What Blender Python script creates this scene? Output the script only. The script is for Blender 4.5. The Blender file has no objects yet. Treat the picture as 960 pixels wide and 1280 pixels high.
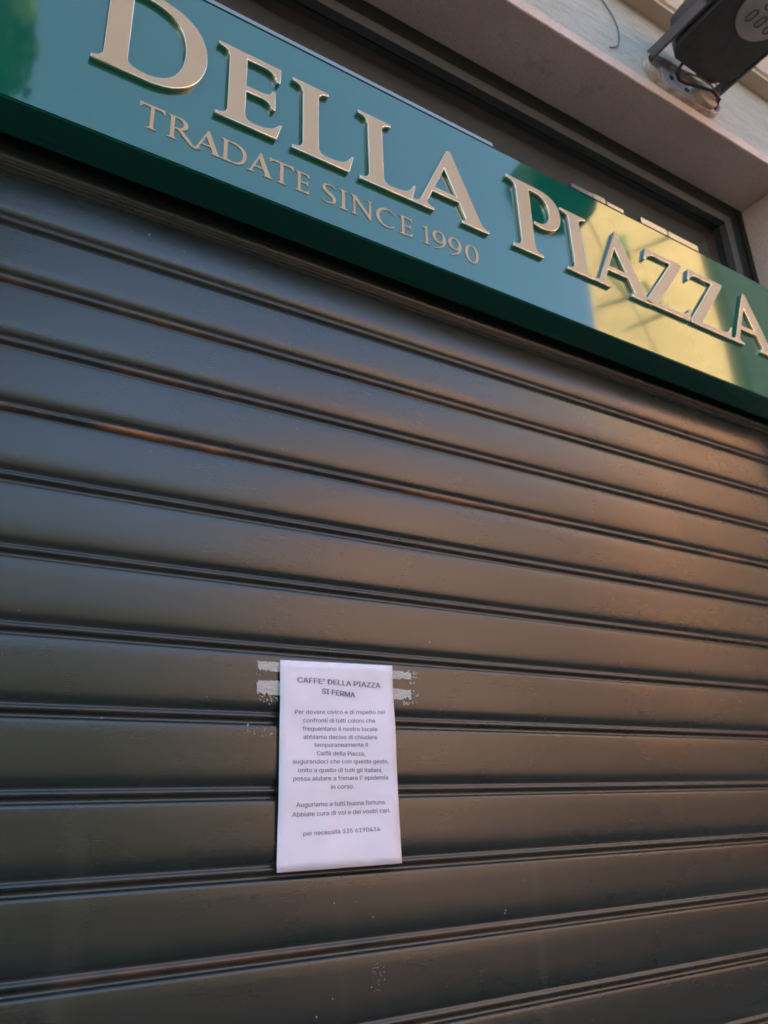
import bpy, bmesh, math, random, os
from mathutils import Vector, Matrix
random.seed(7)
sc = bpy.context.scene
C = sc.collection
R = math.radians

# ------------------------------------------------------------------ camera
ZO = 2.4347                      # height of the first slat joint under the sign
cam_d = bpy.data.cameras.new('camera')
cam = bpy.data.objects.new('camera', cam_d); C.objects.link(cam); sc.camera = cam
yaw, pit, roll = 0.5717, 0.3751, -0.0431
cy_, sy_ = math.cos(yaw), math.sin(yaw)
fwd = Vector((sy_*math.cos(pit), cy_*math.cos(pit), math.sin(pit)))
rgt = Vector((cy_, -sy_, 0)); up = rgt.cross(fwd)
r2 = rgt*math.cos(roll)+up*math.sin(roll); u2 = -rgt*math.sin(roll)+up*math.cos(roll)
cam.matrix_world = Matrix(((r2.x, u2.x, -fwd.x, 0), (r2.y, u2.y, -fwd.y, -1.1224), (r2.z, u2.z, -fwd.z, 1.45), (0, 0, 0, 1)))
cam_d.sensor_fit = 'HORIZONTAL'; cam_d.sensor_width = 27.0; cam_d.lens = 27.0*1000.9/960
cam_d.clip_start = 0.02; cam_d.clip_end = 2000
cam_d.dof.use_dof = True; cam_d.dof.focus_distance = 1.2; cam_d.dof.aperture_fstop = 6.3

# ------------------------------------------------------------------ light
SUN_EL, SUN_AZ = 22.0, -26.0      # low evening sun behind the cafe, shining onto the houses across the square
w = bpy.data.worlds.new('World'); sc.world = w; w.use_nodes = True
nt = w.node_tree; bg = nt.nodes['Background']
sky = nt.nodes.new('ShaderNodeTexSky'); sky.sky_type = 'NISHITA'; sky.sun_disc = False
sky.sun_elevation = R(SUN_EL); sky.sun_rotation = R(SUN_AZ); sky.air_density = 1.0; sky.dust_density = 5.0; sky.ozone_density = 1.0
nt.links.new(sky.outputs[0], bg.inputs[0]); bg.inputs[1].default_value = 0.15
sd = bpy.data.lights.new('sun', 'SUN'); sd.energy = 3.0; sd.angle = R(0.5); sd.color = (1.0, .84, .64)
sun = bpy.data.objects.new('sun', sd); C.objects.link(sun)
sv = Vector((math.sin(R(SUN_AZ))*math.cos(R(SUN_EL)), math.cos(R(SUN_AZ))*math.cos(R(SUN_EL)), math.sin(R(SUN_EL))))
sun.rotation_euler = sv.to_track_quat('Z', 'Y').to_euler(); sun.location = (0, 0, 20)
sc.view_settings.view_transform = 'Standard'; sc.view_settings.look = 'None'
sc.view_settings.exposure = 2.58; sc.view_settings.gamma = 1.0
sc.cycles.max_bounces = 8; sc.cycles.filter_width = 1.7

# ------------------------------------------------------------------ helpers
def tag(o, label=None, cat=None, group=None, kind=None):
    if label: o['label'] = label
    if cat: o['category'] = cat
    if group: o['group'] = group
    if kind: o['kind'] = kind
    return o
def empty(name, loc=(0, 0, 0)):
    o = bpy.data.objects.new(name, None); o.location = loc; C.objects.link(o); o.empty_display_size = .1; return o
def link(name, me, mat=None, parent=None, loc=None):
    if mat is not None:
        me.materials.clear()
        for m in (mat if isinstance(mat, (list, tuple)) else [mat]): me.materials.append(m)
    o = bpy.data.objects.new(name, me); C.objects.link(o)
    if parent is not None: o.parent = parent
    if loc is not None: o.location = loc
    return o
def fin(bm, name, mat=None, parent=None, loc=None, smooth=None, bev=0):
    if bev: bmesh.ops.bevel(bm, geom=list(bm.edges), offset=bev, segments=2, affect='EDGES', clamp_overlap=True)
    me = bpy.data.meshes.new(name); bm.to_mesh(me); bm.free()
    if smooth is not None:
        for p in me.polygons: p.use_smooth = True
        me.set_sharp_from_angle(angle=R(smooth))
    return link(name, me, mat, parent, loc)
def box(bm, x0, x1, y0, y1, z0, z1):
    vs = [bm.verts.new((x, y, z)) for x in (x0, x1) for y in (y0, y1) for z in (z0, z1)]
    for f in ((0, 1, 3, 2), (4, 6, 7, 5), (0, 4, 5, 1), (2, 3, 7, 6), (0, 2, 6, 4), (1, 5, 7, 3)):
        bm.faces.new([vs[i] for i in f])
def boxo(name, b, mat, parent=None, bev=0, smooth=None, off=(0, 0, 0)):
    bm = bmesh.new(); box(bm, *[v-off[i//2] for i, v in enumerate(b)])
    return fin(bm, name, mat, parent, None, smooth, bev)
def tube(bm, pts, rad, seg=8):
    pts = [Vector(p) for p in pts]; rings = []
    for i, p in enumerate(pts):
        d = (pts[min(i+1, len(pts)-1)]-pts[max(i-1, 0)]).normalized()
        a = d.cross(Vector((0, 0, 1)) if abs(d.z) < .9 else Vector((1, 0, 0))).normalized(); b = d.cross(a)
        r = rad[i] if isinstance(rad, (list, tuple)) else rad
        rings.append([bm.verts.new(p+(a*math.cos(t)+b*math.sin(t))*r) for t in [2*math.pi*k/seg for k in range(seg)]])
    for i in range(len(rings)-1):
        for k in range(seg):
            bm.faces.new((rings[i][k], rings[i][(k+1) % seg], rings[i+1][(k+1) % seg], rings[i+1][k]))
    bm.faces.new(rings[0][::-1]); bm.faces.new(rings[-1])

class M:
    """small node-material builder"""
    def __init__(s, name, base=(.5, .5, .5), rough=.5, metal=0., spec=.5, coat=0., coat_r=.05, trans=0., ior=None):
        s.m = bpy.data.materials.new(name); s.m.use_nodes = True; s.t = s.m.node_tree; s.b = s.t.nodes['Principled BSDF']
        i = s.b.inputs
        i['Base Color'].default_value = (*base, 1); i['Roughness'].default_value = rough; i['Metallic'].default_value = metal
        i['Specular IOR Level'].default_value = spec; i['Coat Weight'].default_value = coat; i['Coat Roughness'].default_value = coat_r
        i['Transmission Weight'].default_value = trans
        if ior: i['IOR'].default_value = ior
    def n(s, t, **k):
        nd = s.t.nodes.new(t)
        for a, v in k.items(): setattr(nd, a, v)
        return nd
    def l(s, a, b): s.t.links.new(a, b)
    def pos(s, scale=(1, 1, 1), obj=False):
        if obj: o = s.n('ShaderNodeTexCoord').outputs['Object']
        else: o = s.n('ShaderNodeNewGeometry').outputs['Position']
        mp = s.n('ShaderNodeMapping'); mp.inputs['Scale'].default_value = scale; s.l(o, mp.inputs['Vector']); return mp.outputs[0]
    def noise(s, scale, stretch=(1, 1, 1), detail=4, rough=.6, lo=.35, hi=.65, obj=False):
        n = s.n('ShaderNodeTexNoise'); n.inputs['Scale'].default_value = scale; n.inputs['Detail'].default_value = detail; n.inputs['Roughness'].default_value = rough
        s.l(s.pos(stretch, obj), n.inputs['Vector'])
        r = s.n('ShaderNodeMapRange'); r.inputs['From Min'].default_value = lo; r.inputs['From Max'].default_value = hi
        s.l(n.outputs['Fac'], r.inputs['Value']); return r.outputs[0]
    def mix(s, f, a, b):
        x = s.n('ShaderNodeMix', data_type='RGBA')
        if isinstance(f, float): x.inputs[0].default_value = f
        else: s.l(f, x.inputs[0])
        for sock, v in ((x.inputs[6], a), (x.inputs[7], b)):
            if isinstance(v, tuple): sock.default_value = (*v, 1)
            else: s.l(v, sock)
        return x.outputs[2]
    def math(s, op, a, b=0.):
        x = s.n('ShaderNodeMath', operation=op)
        for sock, v in ((x.inputs[0], a), (x.inputs[1], b)):
            if isinstance(v, (int, float)): sock.default_value = v
            else: s.l(v, sock)
        return x.outputs[0]
    def rng(s, v, a, b, c, d):
        r = s.n('ShaderNodeMapRange'); s.l(v, r.inputs['Value'])
        for k, x in zip(('From Min', 'From Max', 'To Min', 'To Max'), (a, b, c, d)): r.inputs[k].default_value = x
        return r.outputs[0]
    def col(s, c): s.l(c, s.b.inputs['Base Color']); return s
    def ro(s, c): s.l(c, s.b.inputs['Roughness']); return s
    def bump(s, h, dist=.001, strength=1., coat=False):
        b = s.n('ShaderNodeBump'); b.inputs['Distance'].default_value = dist; b.inputs['Strength'].default_value = strength
        s.l(h, b.inputs['Height']); s.l(b.outputs[0], s.b.inputs['Normal'])
        if coat: s.l(b.outputs[0], s.b.inputs['Coat Normal'])
        return s

PITCH = 0.1045
# --- shutter paint: dark green satin enamel, brushed along the slat, dusty, rust breaking out on the beads
sp = M('shutter_paint', rough=.4, spec=.72)
grain = sp.noise(60, (.10, 1, 6), 5, .7, .3, .7)
blot = sp.noise(3.0, (.8, 1, 1.6), 4, .6, .35, .7)
fine = sp.noise(260, (1, 1, 1), 3, .6, .45, .75)
base = sp.mix(blot, (.0130, .0205, .0175), (.0185, .0250, .0215))
base = sp.mix(sp.math('MULTIPLY', grain, .06), base, (.030, .031, .028))
sepo = sp.n('ShaderNodeSeparateXYZ'); sp.l(sp.n('ShaderNodeTexCoord').outputs['Object'], sepo.inputs[0])
lz = sp.math('MULTIPLY', sepo.outputs['Z'], -1/PITCH)          # 0 top of slat .. 1 bottom
bead = sp.math('MULTIPLY', sp.rng(lz, .83, .855, 0, 1), sp.rng(lz, .925, .95, 1, 0))
att = sp.n('ShaderNodeAttribute', attribute_type='OBJECT', attribute_name='rust_amount')
sepw = sp.n('ShaderNodeSeparateXYZ'); sp.l(sp.n('ShaderNodeNewGeometry').outputs['Position'], sepw.inputs[0])
rn = sp.noise(4.2, (1, .1, .1), 3, .6, .49, .60)
for xa, xb in ((.20, .43), (.74, 1.0), (1.60, 1.80)):   # where the enamel has worn through on the beads
    band = sp.math('MULTIPLY', sp.rng(sepw.outputs['X'], xa, xa+.05, 0, 1), sp.rng(sepw.outputs['X'], xb-.08, xb, 1, 0))
    rn = sp.math('MAXIMUM', rn, band)
rn2 = sp.noise(40, (.4, 1, 1), 4, .7, .40, .60)
rust = sp.math('MULTIPLY', sp.math('MULTIPLY', rn, bead), sp.math('MULTIPLY', att.outputs['Fac'], sp.rng(rn2, 0, 1, .3, 1)))
base = sp.mix(rust, base, (.30, .115, .045))
groove = sp.math('MAXIMUM', sp.rng(lz, .925, .95, 0, 1), sp.rng(lz, .79, .825, 0, 1))
groove = sp.math('MULTIPLY', groove, sp.rng(sp.noise(22, (.15, 1, 1), 3), 0, 1, .35, .8))
dust_lift = sp.math('MULTIPLY', groove, sp.math('SUBTRACT', 1.0, bead))
base = sp.mix(sp.math('MULTIPLY', dust_lift, .55), base, (.085, .078, .070))  # groove dust, its pale colour also lifting the black shade of the joints
drip = sp.math('MULTIPLY', sp.noise(9, (1.5, 1, .05), 3, .6, .60, .72), sp.noise(2, (1, 1, 1), 2, .5, .5, .6))
base = sp.mix(sp.math('MULTIPLY', drip, .30), base, (.07, .065, .058))
chip = sp.noise(95, (1, 1, 1), 2, .5, .745, .76)
chipm = sp.math('MULTIPLY', chip, sp.noise(5, (1, 1, 1), 2, .5, .55, .6))
base = sp.mix(sp.math('MULTIPLY', chipm, .6), base, (.22, .21, .2))
sp.col(base)
sp.ro(sp.math('ADD', sp.math('ADD', .245, sp.math('MULTIPLY', blot, .07)), sp.math('ADD', sp.math('MULTIPLY', grain, .01), sp.math('MULTIPLY', rust, .4))))
sp.bump(sp.math('ADD', sp.math('MULTIPLY', grain, .05), sp.math('ADD', sp.math('MULTIPLY', fine, .10), sp.math('MULTIPLY', sp.noise(3, (.6, 1, 1.2), 1), 1.4))), .0006, .45)
shutter_m = sp.m

sg = M('sign_green_laminate', (.004, .120, .078), .05, spec=.8, coat=.45, coat_r=.02)
sg.bump(sg.noise(1.7, (1, 1, .6), 1, .3, .2, .8), .010, .25, coat=True)
sign_m = sg.m
trim_m = M('sign_trim', (.30, .275, .235), .25, metal=1.0).m
gf = M('letter_face_champagne', (.60, .44, .26), .42, metal=.1, spec=.4)
gf.ro(gf.rng(gf.noise(300, (1, 1, 8), 3), 0, 1, .36, .5)); face_m = gf.m
gr = M('letter_return_polished', (.96, .82, .60), .13, metal=1.0); gr.bump(gr.noise(120, (1, 1, 1), 2), .0006, .25); ret_m = gr.m
tag_m = M('tagline_vinyl', (.60, .43, .23), .4).m

mb = M('marble_pink', rough=.55)
mc = mb.mix(mb.noise(4, (1, 1, 1), 6, .6), (.76, .53, .43), (.86, .63, .51))
mc = mb.mix(mb.math('MULTIPLY', mb.noise(160, (1, 1, 1), 3, .6, .54, .64), .35), mc, (.30, .20, .18))
mc = mb.mix(mb.math('MULTIPLY', mb.noise(210, (1.3, 1, 1), 2, .6, .56, .64), .5), mc, (.62, .56, .54))
mc = mb.mix(mb.math('MULTIPLY', mb.noise(9, (1, 1, 1), 5, .7, .58, .78), .35), mc, (.16, .13, .12)); mb.col(mc)
mb.bump(mb.noise(220, (1, 1, 1), 3), .0006, .5); marble_m = mb.m

st = M('stucco_grey', rough=.85)
s1 = st.noise(55, (.25, 1, 1.3), 5, .7, .3, .7); s2 = st.noise(2.5, (1, 1, 1), 4)
c = st.mix(s1, (.58, .57, .50), (.78, .76, .69)); c = st.mix(st.math('MULTIPLY', s2, .35), c, (.40, .38, .33)); st.col(c)
st.bump(st.math('ADD', s1, st.math('MULTIPLY', st.noise(180), .4)), .004, .8); stucco_m = st.m
cr = M('cream_plaster', rough=.8); cr.col(cr.mix(cr.noise(3.5), (.60, .46, .31), (.68, .54, .38))); cr.bump(cr.noise(90), .0015, .4); cream_m = cr.m
fm = M('window_metal_dark', (.012, .015, .013), .5, spec=.25); fm.ro(fm.rng(fm.noise(20), 0, 1, .45, .6)); frame_m = fm.m
sash_m = M('window_sash', (.085, .082, .072), .45).m
gl = M('window_glass', (.75, .80, .80), .02, trans=1., ior=1.5); glass_m = gl.m
bl = M('pane_backing', rough=.8); bl.col(bl.mix(bl.noise(1.6), (.20, .195, .185), (.30, .28, .255))); backing_m = bl.m
dk = M('dark_interior', rough=.9); dk.col(dk.mix(dk.noise(1.2), (.13, .128, .12), (.20, .185, .165))); interior_m = dk.m
pp = M('notice_paper', (.93, .85, .96), .65); pp.bump(pp.noise(9, (1, 1, .8), 2), .012, .4); paper_m = pp.m
ink_m = M('printed_ink', (.20, .19, .25), .6).m
tp = M('paper_tape', rough=.55); tp.col(tp.mix(tp.noise(120, (.5, 1, 2), 4, .7, .42, .62), (.66, .62, .57), (.52, .48, .45))); tp.bump(tp.noise(200, (.4, 1, 2)), .001, .8); tape_m = tp.m
gk = M('glue_residue', (.42, .42, .40), .6).m
lm = M('floodlight_black', rough=.5); lm.col(lm.mix(lm.noise(30), (.045, .040, .038), (.070, .060, .055))); lamp_m = lm.m
arm_m = M('floodlight_bracket', (.11, .095, .095), .45).m
lc = M('floodlight_cap', rough=.5); lc.col(lc.mix(lc.noise(18), (.42, .35, .33), (.52, .44, .42))); cap_m = lc.m
tr = M('mounting_tray', rough=.6); tr.col(tr.mix(tr.noise(26, (1, 1, 1), 4, .6, .42, .6), (.74, .68, .60), (.50, .34, .25))); tray_m = tr.m
plate_m = M('bracket_plate', (.55, .55, .60), .4, metal=.3).m
boxcap_m = M('junction_box_cap', (.52, .38, .28), .5).m
rub_m = M('black_cable', (.015, .014, .014), .45).m
cop_m = M('brown_wire', (.22, .13, .07), .4).m
gw_m = M('grey_wire', (.10, .10, .09), .5).m

# ------------------------------------------------------------------ ground
pv = M('stone_paving', rough=.7)
br = pv.n('ShaderNodeTexBrick'); br.inputs['Scale'].default_value = 1.0; br.inputs['Mortar Size'].default_value = .012
br.inputs['Color1'].default_value = (.11, .105, .10, 1); br.inputs['Color2'].default_value = (.15, .145, .135, 1); br.inputs['Mortar'].default_value = (.06, .055, .05, 1)
br.inputs['Brick Width'].default_value = .8; br.inputs['Row Height'].default_value = .4
pv.b.inputs['Roughness'].default_value=.6; pv.l(pv.pos(), br.inputs['Vector']); pv.col(br.outputs['Color'])
gd = M('ground_stone', rough=.85); gd.col(gd.mix(gd.noise(30), (.055, .056, .053), (.08, .08, .076)))
boxo('ground', (-600, 600, -600, 600, -.6, -.12), gd.m)['kind'] = 'structure'
boxo('pavement', (-30, 40, -2.6, 3, -.5, 0), pv.m)['kind'] = 'structure'

# ------------------------------------------------------------------ cafe building round the opening
X0, X1, ZS = -1.05, 2.180, ZO+.865     # opening left, right, soffit height
YF = -.173                             # outer face of the marble frame
bld = tag(empty('cafe_building'), 'grey stucco shop front with pink marble surround and cream string course above the green sign', 'building')
YW = -.152
bm = bmesh.new(); TOP = 8.4
box(bm, -8, X0-.04, YW, .35, 0, TOP); box(bm, X1+.04, 14, YW, .35, 0, TOP); box(bm, X0-.04, X1+.04, YW, .35, ZS+.04, TOP)
fin(bm, 'wall', stucco_m, bld)
boxo('lintel', (X0-.039, X1+.039, YF, .34, ZS, ZS+.039), marble_m, bld, .002)
boxo('jamb', (X0-.039, X0, YF+.001, .34, 0, ZS-.002), marble_m, bld, .002)
boxo('jamb', (X1, X1+.039, YF+.001, .34, 0, ZS-.002), marble_m, bld, .002)
# string course: a moulded cream band
prof = [(-.0, 1.232), (-.049, 1.232), (-.049, 1.246), (-.056, 1.252), (-.056, 1.52), (-.066, 1.53), (-.066, 1.56), (0, 1.575)]
bm = bmesh.new(); a = [bm.verts.new((-8, YW-.001+y, ZO+z)) for y, z in prof]; b = [bm.verts.new((14, YW-.001+y, ZO+z)) for y, z in prof]
for i in range(len(prof)-1): bm.faces.new((a[i], a[i+1], b[i+1], b[i]))
bm.faces.new(a[::-1]); bm.faces.new(b); bm.faces.new((a[0], b[0], b[-1], a[-1])); bmesh.ops.recalc_face_normals(bm, faces=bm.faces[:])
fin(bm, 'string_course', cream_m, bld)
boxo('interior', (X0-.3, X1+.3, .36, 1.6, 0, ZS+.4), interior_m, None)['kind'] = 'structure'

win = empty('transom_window'); win.parent = bld
bm = bmesh.new(); W0, W1, Z0_, Z1_ = X0+.002, X1-.002, ZO+.15, ZS-.002
box(bm, W0, W1, .0, .05, Z1_-.062, Z1_); box(bm, W0, W0+.085, .0, .05, Z0_, Z1_-.062); box(bm, W1-.085, W1, .0, .05, Z0_, Z1_-.062); box(bm, W0+.085, W1-.085, .0, .05, Z0_, Z0_+.06)
box(bm, W1-.034, W1-.026, -.004, .0, Z0_, Z1_-.030)
fin(bm, 'frame', frame_m, win)
bm = bmesh.new(); t = .034; a0, a1, b0, b1 = W0+.085, W1-.085, Z0_+.06, Z1_-.062
box(bm, a0, a1, -.004, .045, b1-t, b1-.0005); box(bm, a0+.0005, a0+t, -.004, .045, b0, b1-t); box(bm, a1-t, a1-.0005, -.004, .045, b0, b1-t)
fin(bm, 'sash', sash_m, win)
boxo('backing_board', (a0+t+.001, a1-t-.001, .075, .08, b0, b1-t), backing_m, win)  # pale board added behind the pane to lighten the dark glass
boxo('pane', (a0+t, a1-t, .020, .026, b0, b1-t), glass_m, win)

# ------------------------------------------------------------------ roller shutter, slat by slat
shut = tag(empty('roller_shutter', (0, 0, 0)), 'closed dark green metal roller shutter of wide horizontal slats below the sign', 'shutter')
P = [(0.000, 0.0), (.006, 3.2), (.016, 5.0), (.03, 5.8), (.06, 6.2), (.2, 6.5), (.45, 6.5), (.58, 6.35), (.67, 5.8), (.73, 5.0), (.77, 3.7), (.80, 2.0), (.822, .2), (.838, -.3),
     (.855, 1.6), (.868, 3.0), (.885, 3.7), (.902, 3.3), (.917, 2.1), (.930, .3), (.943, -1.6), (.960, -2.6), (.985, -2.6), (.996, -1.2)]
XS0, XS1 = X0+.004, X1-.004
bm = bmesh.new(); NX = 12; rows = []
for fz, out in P:
    rows.append([bm.verts.new((XS0+(XS1-XS0)*i/NX, -out/1000, -fz*PITCH)) for i in range(NX+1)])
for i in range(len(rows)-1):
    for k in range(NX): bm.faces.new((rows[i][k], rows[i+1][k], rows[i+1][k+1], rows[i][k+1]))
me = bpy.data.meshes.new('slat'); bm.to_mesh(me); bm.free()
for p in me.polygons: p.use_smooth = True
me.materials.append(shutter_m)
n = -3; z = ZO+3*PITCH
rusty = {3: 1.0, 10: .35, 1: .35, 2: .30}
jit = {-1: 0, 0: .001, 1: .001, 2: .0005}
while z > .06:
    s = bpy.data.objects.new('slat', me); C.objects.link(s); s.parent = shut
    s.location = (0, random.uniform(-.0006, .0006), z+random.uniform(-.0004, .0004)+jit.get(n, 0)); s['rust_amount'] = rusty.get(n, .10)
    if n == 3: s['label'] = 'slat with orange rust along its lower bead'
    s.rotation_euler = (random.uniform(-.004, .004), 0, 0)
    n += 1; z = ZO-n*PITCH
boxo('bottom_bar', (XS0, XS1, -.016, .004, .005, z+.0), shutter_m, shut)

# ------------------------------------------------------------------ sign
def q2(p0, p1, p2, n=6): return [((1-t)**2*p0[0]+2*t*(1-t)*p1[0]+t*t*p2[0], (1-t)**2*p0[1]+2*t*(1-t)*p1[1]+t*t*p2[1]) for t in [(i+1)/n for i in range(n)]]
def c3(p0, p1, p2, p3, n=14): return [tuple((1-t)**3*p0[k]+3*t*(1-t)**2*p1[k]+3*t*t*(1-t)*p2[k]+t**3*p3[k] for k in (0, 1)) for t in [(i+1)/n for i in range(n)]]
def path(*cmds):
    pts = []
    for c in cmds:
        if len(c) == 2: pts.append(c)
        elif len(c) == 4: pts += q2(pts[-1], c[:2], c[2:])
        else: pts += c3(pts[-1], c[:2], c[2:4], c[4:])
    return pts
T, B = .035, .11
def gI(s=.185, w=.46):
    c = w/2; l, r = c-s/2, c+s/2
    return [path((0, 0), (w, 0), (w, T), (r, T+.01, r, T+B), (r, 1-T-B), (r, 1-T-.01, w, 1-T), (w, 1), (0, 1), (0, 1-T), (l, 1-T-.01, l, 1-T-B), (l, T+B), (l, T+.01, 0, T))]
def left(a): return [(0, 1), (0, 1-T), (a, 1-T-.01, a, 1-T-B), (a, T+B), (a, T+.01, 0, T)]
def gL(s=.185, a=.125):
    r = a+s
    return [path((0, 0), (.68, 0), (.745, .235), (.715, .225), (.66, .08, .5, .075), (.40, .07), (r, .07, r, .17), (r, 1-T-B), (r, 1-T-.01, .435, 1-T), (.435, 1), *left(a))]
def gE(s=.185, a=.125):
    r = a+s
    return [path((0, 0), (.66, 0), (.72, .21), (.69, .2), (.62, .08, .47, .072), (.4, .07), (r, .07, r, .17), (r, .472), (.50, .472), (.585, .465, .61, .385), (.64, .385), (.64, .635), (.61, .635), (.585, .552, .50, .545), (r, .545), (r, .928), (.52, .928), (.63, .92, .66, .80), (.69, .80), (.70, 1), *left(a))]
def gA():
    return [path((0, 0), (.31, 0), (.31, T), (.205, .04, .225, .11), (.302, .29), (.694, .29), (.775, .10), (.80, .04, .72, T), (.72, 0), (1.12, 0), (1.12, T), (1.05, .04, 1.0, .13), (.615, 1.03), (.56, 1.03), (.13, .10), (.105, .04, 0, T)),
            path((.335, .355), (.505, .732), (.666, .355))]
def gZ():
    return [path((0, 0), (.90, 0), (.98, .23), (.95, .22), (.88, .08, .72, .075), (.255, .075), (.95, .96), (.95, 1), (.18, 1), (.11, .79), (.14, .79), (.21, .92, .36, .925), (.70, .925), (0, .04))]
def gP(s=.19, a=.13):
    r = a+s
    return [path((0, 0), (.43, 0), (.43, T), (r, T+.01, r, T+B), (r, .925), (.50, .95, .61, .88, .61, .71), (.61, .55, .52, .47, .36, .485), (.345, .45), (.56, .38, .785, .49, .785, .73), (.785, .92, .66, 1, .45, 1), *left(a))]
def gD(s=.185, a=.09):
    r = a+s
    return [path((0, 0), (.38, 0), (.73, -.03, .93, .22, .93, .52), (.93, .82, .74, 1, .42, 1), *left(a)),
            path((r, .14), (r, .93), (.60, .95, .93-s, .80, .93-s, .50), (.93-s, .20, .60, .06, .42, .065), (.33, .07, r+.01, .09, r, .14))]
def gT(s=.14):
    l, r = .475-s/2, .475+s/2
    return [path((.29, 0), (.66, 0), (.66, T), (r, T+.01, r, T+B), (r, .925), (.80, .925), (.89, .915, .92, .80), (.95, .80), (.95, 1.02), (.0, 1.02), (0, .80), (.03, .80), (.06, .915, .15, .925), (l, .925), (l, T+B), (l, T+.01, .29, T))]
def gR(s=.14, a=.11):
    r = a+s
    return [path((0, 0), (.36, 0), (.36, T), (r, T+.01, r, T+B), (r, .46), (.36, .46), (.80, .02), (.9, -.06, 1.10, -.07), (1.10, -.04), (.98, .0, .92, .07), (.52, .50), (.66, .54, .72, .64, .72, .75), (.72, .92, .6, 1, .42, 1), *left(a)),
            path((r, .52), (r, .93), (.45, .95, .56, .88, .56, .74), (.56, .58, .46, .51, r, .52))]
def gN():
    return [path((0, 0), (.31, 0), (.31, T), (.2, T, .195, .13), (.195, .80), (.83, -.02), (.88, -.02), (.88, .87), (.885, .965, .99, .965), (.99, 1), (.68, 1), (.68, .965), (.80, .96, .805, .87), (.805, .27), (.23, 1), (0, 1), (0, .965), (.10, .96, .12, .87), (.12, .13), (.11, .04, 0, T))]
def stroke(pts, ws):
    n = len(pts); out = []
    for i in range(n-1):
        p = [pts[max(i-1, 0)], pts[i], pts[i+1], pts[min(i+2, n-1)]]
        for k in range(5 if i < n-2 else 6):
            t = k/5
            q = [.5*((2*p[1][j])+(-p[0][j]+p[2][j])*t+(2*p[0][j]-5*p[1][j]+4*p[2][j]-p[3][j])*t*t+(-p[0][j]+3*p[1][j]-3*p[2][j]+p[3][j])*t**3) for j in (0, 1)]
            out.append((q[0], q[1], ws[i]*(1-t)+ws[i+1]*t))
    L, Rr = [], []
    for i, (x, y, w_) in enumerate(out):
        a, b = out[max(i-1, 0)], out[min(i+1, len(out)-1)]; d = Vector((b[0]-a[0], b[1]-a[1])).normalized()
        L.append((x-d.y*w_/2, y+d.x*w_/2)); Rr.append((x+d.y*w_/2, y-d.x*w_/2))
    return L+Rr[::-1]
def gS(): return [stroke([(.53, .84), (.45, .945), (.30, .97), (.16, .91), (.12, .77), (.18, .63), (.33, .51), (.47, .38), (.50, .22), (.42, .08), (.27, .03), (.13, .06), (.05, .18)], [.03, .05, .06, .08, .11, .14, .16, .14, .12, .08, .06, .05, .03])]
def gC(): return [stroke([(.90, .80), (.78, .92), (.58, .97), (.32, .90), (.13, .70), (.08, .50), (.13, .30), (.32, .09), (.58, .03), (.78, .07), (.92, .20)], [.04, .06, .07, .11, .15, .16, .15, .11, .07, .06, .03])]
def g1(): return [path((.05, 0), (.44, 0), (.44, T), (.315, .04, .315, .1), (.315, 1.02), (.28, 1.02), (.02, .86), (.03, .83), (.17, .88), (.17, .1), (.17, .04, .05, T))]
def ell(cx, cy, rx, ry, n=32): return [(cx+rx*math.cos(2*math.pi*i/n), cy+ry*math.sin(2*math.pi*i/n)) for i in range(n)]
def g9(): # ring and tail drawn as one outline, the counter as a hole
    outer = path((.60, .43), (.50, .33, .40, .33), (.15, .33, .02, .48, .02, .68), (.02, .90, .18, 1.02, .37, 1.02), (.60, 1.02, .76, .88, .76, .62), (.76, .30, .50, .05, .12, -.04), (.10, -.01), (.38, .10, .56, .24, .60, .43))
    return [outer, ell(.385, .68, .205, .27)]
def g0(): return [ell(.38, .5, .38, .52), ell(.38, .5, .225, .455)]

def glyph_mesh(contours, h, thick, bevel):
    cu = bpy.data.curves.new('glyph', 'CURVE'); cu.dimensions = '2D'; cu.fill_mode = 'BOTH'
    cu.extrude = thick/2-bevel; cu.bevel_depth = bevel; cu.offset = -bevel if bevel < .001 else -.0006; cu.bevel_resolution = 1 if bevel < .001 else 4
    for ct in contours:
        cl = [ct[0]]
        for p_ in ct[1:]:
            if math.hypot(p_[0]-cl[-1][0], p_[1]-cl[-1][1]) > .004: cl.append(p_)
        if math.hypot(cl[0][0]-cl[-1][0], cl[0][1]-cl[-1][1]) < .004: cl.pop()
        s = cu.splines.new('POLY'); s.points.add(len(cl)-1); s.use_cyclic_u = True
        for i, (x, y) in enumerate(cl): s.points[i].co = (x*h, y*h, 0, 1)
    o = bpy.data.objects.new('glyph', cu); C.objects.link(o)
    dg = bpy.context.evaluated_depsgraph_get(); me = bpy.data.meshes.new_from_object(o.evaluated_get(dg))
    bpy.data.objects.remove(o); bpy.data.curves.remove(cu)
    me.transform(Matrix(((1, 0, 0, 0), (0, 0, -1, 0), (0, 1, 0, 0), (0, 0, 0, 1))))   # stand upright, facing -y
    me.name = 'letter'; return me
ys = -.105
TILT = -.0095
SX = 1.0   # pivot of the slight tilt
sign = tag(empty('shop_sign', (SX, 0, ZO)), 'long glossy green fascia sign with raised gold letters DELLA PIAZZA and TRADATE SINCE 1990', 'sign')
sign.rotation_euler = (0, -TILT, 0)
zs0, zs1 = .0335, .4395
bm = bmesh.new(); box(bm, X0+.01-SX, X1-.012-SX, ys, -.030, zs0, zs1); fin(bm, 'panel', sign_m, sign, None, 40, .0025)
bm = bmesh.new(); box(bm, X0+.012-SX, .985-SX, ys-.0015, ys+.010, zs1+.0005, zs1+.0105); fin(bm, 'trim_strip', trim_m, sign)
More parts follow.
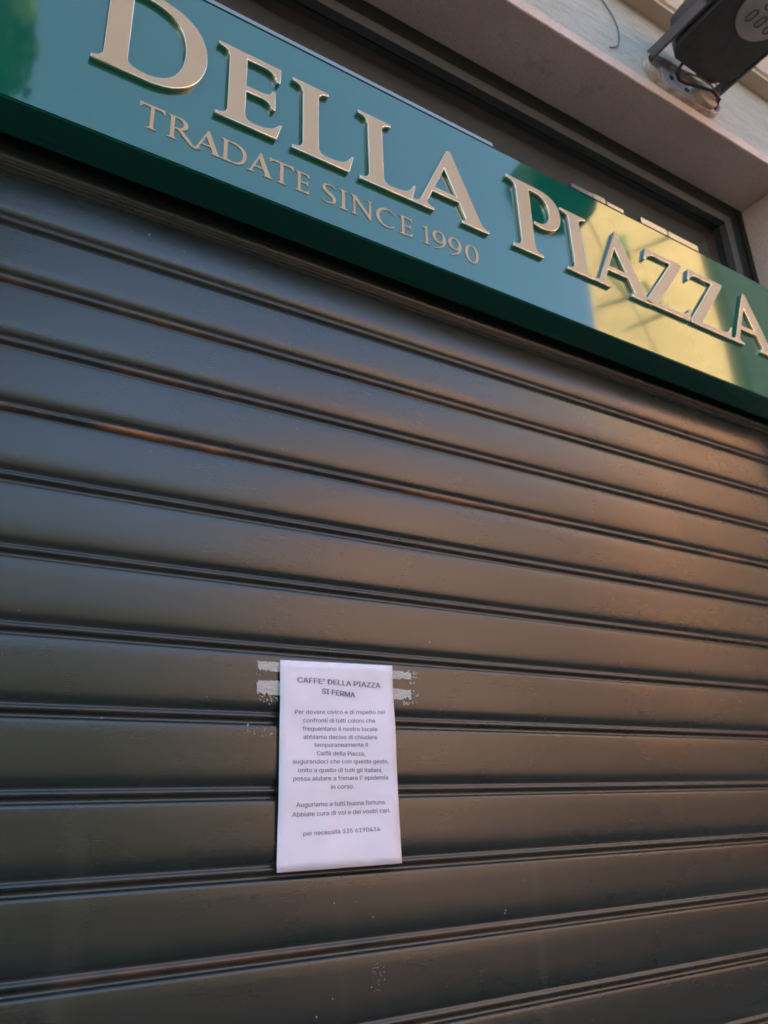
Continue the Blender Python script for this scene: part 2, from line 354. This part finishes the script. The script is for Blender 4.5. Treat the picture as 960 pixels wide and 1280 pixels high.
for xa, xb, hh in ((1.228, 1.30, .014), (1.303, 1.345, .017), (1.35, 1.41, .012), (1.475, 1.575, .019), (1.58, 1.70, .019)):  # trim cut into short pieces to imitate its broken-up reflection
    bm = bmesh.new(); box(bm, xa-SX, xb-SX, ys-.0015, ys+.010, zs1+.0005, zs1+hh); fin(bm, 'trim_strip', trim_m, sign)
def put(g, x, zb, h, thick, bevel, mats, wscale=1.):
    me = glyph_mesh(g, h, thick, bevel)
    if wscale != 1: me.transform(Matrix.Diagonal((wscale, 1, 1, 1)))
    for m in mats: me.materials.append(m)
    if len(mats) == 2:
        for p_ in me.polygons: p_.material_index = 0 if p_.normal.y < -.995 and len(p_.vertices) != 4 else 1; p_.use_smooth = p_.material_index == 1
        me.set_sharp_from_angle(angle=R(50))
    o = link('letter', me, None, sign)
    o.location = (x-SX, ys-thick/2-.0002, zb-TILT*(x-SX)*0)
    return o
def dz(x): return 0.0
LH = .1745; TK = .0088; zb0 = .1705
big = [(gD(), .127, zb0+.004, .203), (gE(), .336, zb0+.001, LH), (gL(), .483, zb0-.001, LH), (gL(), .626, zb0-.003, LH), (gA(), .745, zb0-.003, LH),
       (gP(), 1.009, zb0-.0025, .198), (gI(), 1.1685, zb0-.001, LH), (gA(), 1.251, zb0, LH), (gZ(), 1.428, zb0+.002, LH), (gZ(), 1.592, zb0+.002, LH), (gA(), 1.752, zb0+.003, LH)]
for g, x, zb, h in big: put(g, x, zb, h, TK, .0013, [face_m, ret_m])
small = [(gT(), .212, .254, .050), (gR(), .2585, .312, .050), (gA(), .304, .353, .0475), (gD(.14), .3525, .3995, .047), (gA(), .401, .449, .0475), (gT(), .443, .490, .0475), (gE(.14), .493, .5225, .0455),
         (gS(), .547, .577, .045), (gI(.14, .38), .5835, .602, .045), (gN(), .608, .658, .045), (gC(), .664, .706, .045), (gE(.14), .717, .748, .045),
         (g1(), .772, .789, .044), (g9(), .796, .829, .044), (g9(), .835, .868, .044), (g0(), .877, .912, .044)]
for g, xa, xb, h in small:
    mx = max(p_[0] for p_ in g[0]); mn = min(p_[0] for p_ in g[0]); ws = (xb-xa)/((mx-mn)*h)
    put(g, xa-mn*h*ws, .0795+.0035*(1-(xa-.2)/.7), h, .0012, .0002, [tag_m], ws)

# ------------------------------------------------------------------ notice and tape
PC = [(.516, -.741), (.718, -.737), (.719, -1.036), (.513, -1.037)]    # TL TR BR BL on the shutter plane, z from ZO
def paper_y(u, v): # v 0 top .. 1 bottom
    return -.0098-.0022*math.sin(math.pi*min(1, v*1.02))**2*(.6+.4*u)-.0035*max(0, v-.82)/.18*u*0.7-.0014*math.sin(7*v+2.2*u)**2-.0006*abs(math.sin(9.0*v+1.5*u+.4))-.0022*max(0, 1-abs(v-.93+.18*u-.09)/.06)*.35
note = tag(empty('notice_sheet', (.616, -.0098, ZO-.887)), 'white printed paper notice titled CAFFE\' DELLA PIAZZA SI FERMA taped to the shutter', 'notice')
bm = bmesh.new(); NU, NV = 16, 26; g = []
for j in range(NV+1):
    v = j/NV; row = []
    for i in range(NU+1):
        u = i/NU
        x = (1-v)*((1-u)*PC[0][0]+u*PC[1][0])+v*((1-u)*PC[3][0]+u*PC[2][0]); zz = (1-v)*((1-u)*PC[0][1]+u*PC[1][1])+v*((1-u)*PC[3][1]+u*PC[2][1])
        x += .0012*math.sin(math.pi*v)*(1 if u > .5 else -.3)*abs(u-.5)*2*-1
        row.append(bm.verts.new((x-.616, paper_y(u, v)+.0098, zz+.887)))
    g.append(row)
for j in range(NV):
    for i in range(NU): bm.faces.new((g[j][i], g[j+1][i], g[j+1][i+1], g[j][i+1]))
o = fin(bm, 'paper', paper_m, note); 
for p_ in o.data.polygons: p_.use_smooth = True
md = o.modifiers.new('thick', 'SOLIDIFY'); md.thickness = .00015; md.offset = 1
SANS = None
try:   # the grotesque that ships inside Blender; the built-in font otherwise
    SANS = bpy.data.fonts.load(os.path.join(bpy.utils.resource_path('LOCAL'), 'datafiles', 'fonts', 'Inter.woff2'))
except Exception: pass
def text_line(s, x0, z0, x1, z1, cap, bold=False):
    cu = bpy.data.curves.new('t', 'FONT'); cu.body = s; cu.size = 1.0
    if SANS: cu.font = SANS
    cu.resolution_u = 3
    cu.offset = 0
    o = bpy.data.objects.new('t', cu); C.objects.link(o)
    dg = bpy.context.evaluated_depsgraph_get(); me = bpy.data.meshes.new_from_object(o.evaluated_get(dg)); bpy.data.objects.remove(o); bpy.data.curves.remove(cu)
    xs = [v.co.x for v in me.vertices]; a, b = min(xs), max(xs); k = cap/.73
    for v in me.vertices:
        t_ = (v.co.x-a)/(b-a); x = x0+(x1-x0)*t_; zz = z0+(z1-z0)*t_+(v.co.y-.36)*k
        vv = max(0, min(1, (-.739-zz)/.298)); uu = max(0, min(1, (x-.515)/.203))
        v.co = (x-.616, paper_y(uu, vv)+.0098-.0005, zz+.887)
    bt = bmesh.new(); bt.from_mesh(me); g0_ = bt.verts[:]+bt.edges[:]+bt.faces[:]
    for k_ in range(1, 4 if bold else 2):
        for v in bmesh.ops.duplicate(bt, geom=g0_)['geom']:
            if isinstance(v, bmesh.types.BMVert): v.co.x += .00026*k_; v.co.y -= .00005*k_
    bt.to_mesh(me); bt.free()
    me.name = 'text_line'; link('text_line', me, ink_m, note)
lines = [("CAFFE' DELLA PIAZZA", .544, -.768, .693, -.769, .0114, 1), ("SI FERMA", .586, -.783, .645, -.7865, .0114, 1),
 ("Per dovere civico e di rispetto nei", .540, -.8165, .699, -.8115, .0087, 0), ("confronti di tutti coloro che", .554, -.8285, .680, -.8255, .0087, 0), ("frequentano il nostro locale", .553, -.8405, .683, -.8385, .0087, 0),
 ("abbiamo deciso di chiudere", .554, -.8525, .682, -.851, .0087, 0), ("temporaneamente il", .572, -.864, .665, -.8625, .0087, 0), ("Caff\u00e8 della Piazza,", .576, -.876, .659, -.876, .0087, 0),
 ("augurandoci che con questo gesto,", .536, -.888, .702, -.887, .0087, 0), ("unito a quello di tutti gli italiani,", .545, -.900, .690, -.900, .0087, 0), ("possa aiutare a frenare l' epidemia", .537, -.912, .700, -.911, .0087, 0),
 ("in corso.", .599, -.924, .639, -.9235, .0087, 0), ("Auguriamo a tutti buona fortuna.", .542, -.948, .695, -.947, .0087, 0), ("Abbiate cura di voi e dei vostri cari.", .536, -.961, .702, -.959, .0087, 0), ("per necessit\u00e0 335 6190434", .554, -.987, .682, -.985, .0082, 0)]
for L_ in lines: text_line(*L_)

def torn(name, x0, x1, z0, z1, seed, label, torn_side):
    rnd = random.Random(seed); bm = bmesh.new(); n_ = 22
    top, bot = [], []
    for i in range(n_+1):
        t_ = i/n_; e = t_ if torn_side > 0 else 1-t_
        amp = .0006+.0026*max(0, e-.55)/.45
        x = x0+(x1-x0)*t_
        top.append((x, z1-abs(rnd.gauss(0, amp))*.8)); bot.append((x, z0+abs(rnd.gauss(0, amp))))
    vt = [bm.verts.new((x-x0, -.0006+rnd.uniform(-.0004, 0), z-z0)) for x, z in top]; vb = [bm.verts.new((x-x0, -.0006+rnd.uniform(-.0004, 0), z-z0)) for x, z in bot]
    for i in range(n_): bm.faces.new((vb[i], vb[i+1], vt[i+1], vt[i]))
    r_ = bmesh.ops.extrude_face_region(bm, geom=bm.faces[:]); 
    for v in r_['geom']:
        if isinstance(v, bmesh.types.BMVert): v.co.y += .0005
    bmesh.ops.recalc_face_normals(bm, faces=bm.faces[:])
    o = fin(bm, name, tape_m); o.location = (x0, -.0068, ZO+z0); return tag(o, label, 'tape', 'tape strips beside the notice')
torn('tape_strip', .481, .530, -.759, -.744, 1, 'upper torn white tape strip left of the notice', -1)
torn('tape_strip', .480, .530, -.794, -.772, 2, 'lower frayed white tape strip left of the notice', -1)
torn('tape_strip', .705, .757, -.758, -.7435, 3, 'upper clean white tape strip right of the notice', 1)
torn('tape_strip', .705, .755, -.791, -.773, 5, 'lower torn white tape strip right of the notice', 1)
def flakes(pts, label):
    bm = bmesh.new(); rnd = random.Random(len(pts)*7+3)
    for x, z_, r in pts:
        k = rnd.randint(5, 7); a0 = rnd.random()*6; el_ = rnd.uniform(.5, 2.2); rot = rnd.random()*3.1
        vs = []
        for j in range(k):
            a = a0+2*math.pi*j/k; rr = r*rnd.uniform(.6, 1.2); dx, dz_ = rr*math.cos(a)*el_, rr*math.sin(a)
            vs.append(bm.verts.new((x+dx*math.cos(rot)-dz_*math.sin(rot)-pts[0][0], 0, z_+dx*math.sin(rot)+dz_*math.cos(rot)-pts[0][1])))
        try: f = bm.faces.new(vs)
        except ValueError: continue
        e = bmesh.ops.extrude_face_region(bm, geom=[f])
        for v in e['geom']:
            if isinstance(v, bmesh.types.BMVert): v.co.y -= .0004
    bmesh.ops.recalc_face_normals(bm, faces=bm.faces[:])
    o = fin(bm, 'glue_residue', gk); o.location = (pts[0][0], -.0066, ZO+pts[0][1]); return tag(o, label, 'residue', kind='stuff')
rnd = random.Random(4)
fl = [(.467, -.838, .0016), (.4675, -.846, .001), (.4665, -.861, .0018), (.469, -.868, .0012), (.4655, -.888, .0010)]
for _ in range(20): fl.append((rnd.uniform(.470, .508), rnd.uniform(-.868, -.836), rnd.uniform(.0005, .0014)))
for _ in range(6): fl.append((rnd.uniform(.503, .512), rnd.uniform(-.892, -.860), rnd.uniform(.0006, .0015)))
flakes(fl, 'pale specks of old glue left of the notice below the tape')
fr = []
for _ in range(34): fr.append((rnd.gauss(.7635, .004), rnd.uniform(-.797, -.741), rnd.uniform(.0006, .0020)))
for _ in range(22): fr.append((rnd.uniform(.728, .768), rnd.gauss(-.7955, .0016), rnd.uniform(.0006, .0018)))
flakes(fr, 'crumbly old tape glue at the right ends of the tape strips')
ff = []
for _ in range(20): ff.append((rnd.uniform(.482, .514), rnd.gauss(-.799, .0035), rnd.uniform(.0005, .0016)))
for _ in range(14): ff.append((rnd.gauss(.482, .002), rnd.uniform(-.795, -.745), rnd.uniform(.0005, .0015)))
flakes(ff, 'frayed glue crumbs at the left ends of the tape strips')
pm = []
for x, z_, s in ((.605, -1.082, .0014), (.64, -1.083, .0009), (.726, -.84, .0011), (.722, -.848, .0009), (.669, -1.105, .001), (.915, -1.12, .0012), (.917, -1.116, .001), (.60, -1.20, .001), (.26, -.835, .0009), (1.235, -.99, .0013), (.80, -.69, .0012), (.575, -1.218, .0015)):
    pm.append((x, z_, s))
for _ in range(26): pm.append((rnd.gauss(.672, .006), rnd.uniform(-1.20, -1.165), rnd.uniform(.0003, .0008)))
flakes(pm, 'small pale paint chips scattered over the lower shutter slats')

# ------------------------------------------------------------------ floodlight over the lintel
LZ = ZO
fl_root = tag(empty('floodlight', (1.72, YW, LZ+1.0)), 'black floodlight on a bracket and whitish oval mount above the sign, at the top right', 'floodlight')
O = Vector((1.72, YW, LZ+1.0))
def oval(cx, cz, a, b, n_=28, e=2.6):
    out = []
    for i in range(n_):
        t_ = 2*math.pi*i/n_; c_, s_ = math.cos(t_), math.sin(t_)
        out.append((cx+a*abs(c_)**(2/e)*(1 if c_ > 0 else -1), cz+b*abs(s_)**(2/e)*(1 if s_ > 0 else -1)))
    return out
bm = bmesh.new()   # oval dish: outer rim, inner wall, floor
rr = [(oval(0, -.002, .160, .062), -.0), (oval(0, -.002, .160, .062), -.019), (oval(0, -.002, .156, .058), -.019), (oval(0, -.002, .150, .052), -.006)]
rings = [[bm.verts.new((x, y-.0005, z_)) for x, z_ in r_] for r_, y in rr]
for i in range(len(rings)-1):
    for k in range(28): bm.faces.new((rings[i][k], rings[i][(k+1) % 28], rings[i+1][(k+1) % 28], rings[i+1][k]))
bm.faces.new(rings[-1]); bm.faces.new(rings[0][::-1]); bmesh.ops.recalc_face_normals(bm, faces=bm.faces[:])
fin(bm, 'mounting_tray', tray_m, fl_root, None, 40)
bm = bmesh.new(); box(bm, -.095, .045, -.016, -.0075, -.043, .012); pl = fin(bm, 'bracket_plate', plate_m, fl_root, None, 40, .002)
for hx, hz in ((-.060, -.012), (.005, -.022)):
    bm = bmesh.new(); tube(bm, [(hx, -.0165, hz), (hx, -.0195, hz)], .008, 10); fin(bm, 'screw', rub_m, pl)
bm = bmesh.new(); tube(bm, [(.085, -.0075, -.006), (.085, -.032, -.006), (.085, -.036, -.006)], [.044, .044, .036], 24); fin(bm, 'junction_box', boxcap_m, fl_root, None, 40)
# yoke arms
for sgn, x in ((-1, -.138), (1, .138)):
    bm = bmesh.new(); box(bm, x-.004, x+.004, -.235 if sgn < 0 else -.26, -.012, .012, .050)
    if sgn < 0: tube(bm, [(x-.004, -.222, .031), (x-.010, -.222, .031)], .019, 16); tube(bm, [(x-.010, -.222, .031), (x-.016, -.222, .031)], .010, 6)
    fin(bm, 'bracket_arm', arm_m, fl_root, None, 40, 0)
# housing: rounded body with cooling ridges, tilted slightly
bm = bmesh.new()
sec = [(-.055, .0), (-.06, .16)]
outl = [(-.085, -.055), (-.118, -.085), (-.124, -.12), (-.124, -.40), (-.10, -.44), (.10, -.44), (.124, -.40), (.124, -.10), (.105, -.075), (.075, -.050)]
lv = [[bm.verts.new((x, y, .004)) for x, y in outl], [bm.verts.new((x*1.0, y, .010)) for x, y in outl], [bm.verts.new((x*.98, y, .11)) for x, y in outl], [bm.verts.new((x*.80, y*.96, .145)) for x, y in outl]]
lv[0] = lv[0]
for v in lv[0]: v.co.x *= .97; v.co.y = -.245+(v.co.y+.245)*.98
for i in range(3):
    for k in range(len(outl)): bm.faces.new((lv[i][k], lv[i][(k+1) % len(outl)], lv[i+1][(k+1) % len(outl)], lv[i+1][k]))
bm.faces.new(lv[0][::-1]); bm.faces.new(lv[3]); bmesh.ops.recalc_face_normals(bm, faces=bm.faces[:])
body = fin(bm, 'housing', lamp_m, fl_root, None, 35)
bm = bmesh.new(); 
for k in range(5): box(bm, -.09+.04*k, -.083+.04*k, -.37, -.12, .1445, .16)
fin(bm, 'cooling_fin', lamp_m, body)['kind'] = 'stuff'
bm = bmesh.new(); tube(bm, [(.012, -.278, .0035), (.012, -.278, -.006), (.012, -.278, -.010)], [.080, .080, .072], 40); cap = fin(bm, 'end_cap', cap_m, body, None, 40)
def ring(cx, cy, rx, ry, ang):
    bm = bmesh.new(); ps = []
    for i in range(21):
        t_ = 2*math.pi*i/20; x, y = rx*math.cos(t_), ry*math.sin(t_); x = max(-rx*.8, min(rx*.8, x))
        ps.append((cx+x*math.cos(ang)-y*math.sin(ang), cy+x*math.sin(ang)+y*math.cos(ang), -.0105))
    tube(bm, ps, .0022, 6); fin(bm, 'vent_slot', arm_m, cap)
for cx in (-.026, .012, .050): ring(cx, -.255, .011, .017, .15)
for cx in (-.008, .032): ring(cx, -.300, .011, .015, .15)
# cables
bm = bmesh.new()
tube(bm, [(-.050, -.045, .010), (-.058, -.035, -.012), (-.045, -.030, -.026), (-.01, -.030, -.020), (.04, -.038, -.010), (.08, -.048, -.012), (.118, -.045, -.022), (.128, -.018, -.030)], .0045, 8)
tube(bm, [(-.050, -.045, .010), (-.045, -.060, .02), (-.03, -.075, .02)], .0045, 8)
fin(bm, 'power_cable', rub_m, fl_root, None, 60)
bm = bmesh.new(); tube(bm, [(-.02, -.045, .004), (.03, -.052, .004), (.07, -.056, -.006), (.105, -.050, -.020), (.124, -.020, -.028)], .003, 6); fin(bm, 'power_cable', cop_m, fl_root, None, 60)
bm = bmesh.new(); tube(bm, [(-.03, -.04, -.004), (.02, -.05, .012), (.065, -.066, .010), (.10, -.060, -.012), (.12, -.022, -.024)], .0022, 6); fin(bm, 'power_cable', gw_m, fl_root, None, 60)
# thin loose wire on the stucco
bm = bmesh.new(); pts = [(1.40, 1.235), (1.427, 1.171), (1.452, 1.14), (1.471, 1.104), (1.475, 1.06), (1.462, 1.01), (1.438, .985), (1.418, .975)]
pp_ = []
for i in range(len(pts)-1):
    p_ = [pts[max(i-1, 0)], pts[i], pts[i+1], pts[min(i+2, len(pts)-1)]]
    for k in range(4):
        t_ = k/4; pp_.append([.5*((2*p_[1][j])+(-p_[0][j]+p_[2][j])*t_+(2*p_[0][j]-5*p_[1][j]+4*p_[2][j]-p_[3][j])*t_*t_+(-p_[0][j]+3*p_[1][j]-3*p_[2][j]+p_[3][j])*t_**3) for j in (0, 1)])
tube(bm, [(x-1.44, -.003, z_-1.1) for x, z_ in pp_], .0016, 6)
tag(fin(bm, 'loose_wire', gw_m, None, (1.44, YW, ZO+1.1), 60), 'thin dark wire looping down the grey stucco left of the floodlight', 'wire')

# ------------------------------------------------------------------ the square behind the photographer (seen mirrored in the sign and the satin slats)
def plain(name, c1, c2, rough=.85, sc_=2.):
    m_ = M(name, rough=rough); m_.col(m_.mix(m_.noise(sc_), c1, c2)); m_.bump(m_.noise(40), .004, .3); return m_.m
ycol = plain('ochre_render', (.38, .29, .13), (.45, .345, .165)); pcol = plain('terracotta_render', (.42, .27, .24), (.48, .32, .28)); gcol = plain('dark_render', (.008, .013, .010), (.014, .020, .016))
roofc = plain('roof_tiles', (.20, .09, .06), (.28, .13, .08), sc_=8); shc = plain('green_shutters', (.10, .14, .06), (.14, .18, .08)); panec = M('far_glass', (.02, .025, .03), .08).m
def house(name, x0, x1, y, depth, h, wall, label, cols, floors, roof=True, rz=0):
    r_ = tag(empty(name, (x0, y, -.12)), label, 'building'); r_.rotation_euler = (0, 0, R(rz))
    boxo('wall', (0, x1-x0, -depth, 0, 0, h), wall, r_)
    if roof: 
        bm = bmesh.new(); e = .3; v = [bm.verts.new(p_) for p_ in ((-e, e, h), (x1-x0+e, e, h), (x1-x0+e, -depth-e, h), (-e, -depth-e, h), (-e, -depth/2, h+1.2), (x1-x0+e, -depth/2, h+1.2))]
        for f in ((0, 1, 5, 4), (2, 3, 4, 5), (0, 4, 3), (1, 2, 5), (0, 3, 2, 1)): bm.faces.new([v[i] for i in f])
        fin(bm, 'roof', roofc, r_)
    for i in range(cols):
        for j in range(floors):
            cx = (x1-x0)*(i+.5)/cols; cz = 1.6+(h-2.0)*(j+.35)/floors
            f = boxo('window', (cx-.5, cx+.5, -.1, .03, cz-.7, cz+.8), panec, r_)
            boxo('shutter_leaf', (cx-.95, cx-.5, .005, .06, cz-.7, cz+.8), shc, f); boxo('shutter_leaf', (cx+.5, cx+.95, .005, .06, cz-.7, cz+.8), shc, f)
    return r_
house('dark_screen', 16.35, 20, -9.1, .4, 8.4, gcol, 'unseen dark wall added to cut the glow at the right edge of the slats', 0, 0, roof=False)  # unseen screen added to end the warm reflection early on the slats
tw = house('ochre_tower', 15.85, 19.15, -12.2, 3.6, 23.0, ycol, 'tall sunlit ochre tower house across the square, mirrored in the right end of the sign', 1, 1, rz=52)
boxo('shadow_block', (.75, 1.35, .0, .5, 16.7, 17.3), shc, tw)  # block added for a dark spot and slanting shadow in the mirrored wall
boxo('orange_tint_facing', (-.01, 3.31, .001, .05, .1, 11.6), plain('orange_tint_render', (.58, .29, .17), (.66, .35, .21)), tw)  # orange facing added to warm the tower's reflection in the slats
for fx, fz, fl_ in ((1.1, 15.4, .9), (2.0, 14.6, 1.3), (2.6, 17.2, 1.2)):
    bm = bmesh.new(); tube(bm, [(fx, 0, fz), (fx-.5, fl_, fz+.35)], .07, 8); fin(bm, 'shadow_rod', shc, tw)  # unseen rods added to throw slanting shadows across the tower
house('dark_house', 18.6, 33, -9.6, 2.5, 19, gcol, 'house coloured near black for shade, mirrored at the far right end of the sign', 0, 0, roof=False)  # wall colour near black so the sunlit house reads as in shade
house('terracotta_house', 12.2, 28, -21, 8, 14.5, pcol, 'terracotta house across the square, glowing softly in the middle slats', 5, 3)
# crown leaves
lf = M('leaves', rough=.55); lf.col(lf.mix(lf.noise(1.5), (.035, .06, .02), (.07, .11, .035))); leaf_m = lf.m
bk = M('bark', (.09, .07, .05), .9).m
def tree(x, y, h, r, label, seed, n_=2600):
    rd = random.Random(seed); root = tag(empty('tree', (x, y, -.12)), label, 'tree', 'trees behind the photographer')
    bm = bmesh.new(); tube(bm, [(0, 0, 0), (.05, 0, h*.25), (-.04, .05, h*.5), (0, 0, h*.8)], [.22, .17, .12, .04], 8)
    for _ in range(7):
        a = rd.random()*6.28; z0 = h*rd.uniform(.3, .6); tube(bm, [(0, 0, z0), (r*.4*math.cos(a), r*.4*math.sin(a), z0+h*.12), (r*.75*math.cos(a), r*.75*math.sin(a), z0+h*.2)], [.08, .05, .02], 6)
    fin(bm, 'trunk', bk, root)
    cl = [(rd.gauss(0, r*.45), rd.gauss(0, r*.45), h*rd.uniform(.42, .92), r*rd.uniform(.25, .5)) for _ in range(16)]
    bm = bmesh.new()
    for _ in range(n_):
        cx, cy, cz, cr_ = rd.choice(cl); d = Vector((rd.gauss(0, 1), rd.gauss(0, 1), rd.gauss(0, .8))).normalized()*cr_*rd.random()**.4
        p0 = Vector((cx, cy, cz))+d; u = Vector((rd.gauss(0, 1), rd.gauss(0, 1), rd.gauss(0, 1))).normalized()*.13; v = u.orthogonal().normalized()*.08
        bm.faces.new([bm.verts.new(p0+q_) for q_ in (u, v, -u, -v)])
    fin(bm, 'crown', leaf_m, root)
tree(-1.55, -6.2, 11.8, 2.3, 'tall leafy tree mirrored at the left end of the sign', 1, 14000)
tree(-1.0, -17, 8.5, 2.8, 'broad tree farther back mirrored in the left slats', 2)
tree(4.2, -18, 8.0, 2.8, 'round tree mirrored low in the slats left of the notice', 3)
tree(-5.5, -15, 9, 3.2, 'bushy tree mirrored at the far left of the slats', 5)
house('grey_house', -16, 11.2, -25, 8, 9.5, plain('grey_green_render', (.11, .12, .11), (.15, .16, .145)), 'low grey green house added unseen behind the trees to darken the left slats', 7, 2)  # added to block the bright horizon and darken the left slats
# street lantern strung over the square
lan = tag(empty('hanging_lantern', (5.10, -3.5, 7.66)), 'dark hooded street lantern strung on a wire, mirrored above the P of the sign', 'street lamp')
bm = bmesh.new(); tube(bm, [(0, 0, -.52), (0, 0, -.40), (0, 0, -.05), (0, 0, .2), (0, 0, .38)], [.30, .40, .48, .30, .06], 24); fin(bm, 'hood', gcol, lan, None, 60)
bm = bmesh.new(); tube(bm, [(-12, 3.2, 1.1), (-6, 1.6, .6), (0, 0, .36), (5, -2.7, .9), (9, -5.4, 1.6)], .012, 6); fin(bm, 'wire', gw_m, lan)
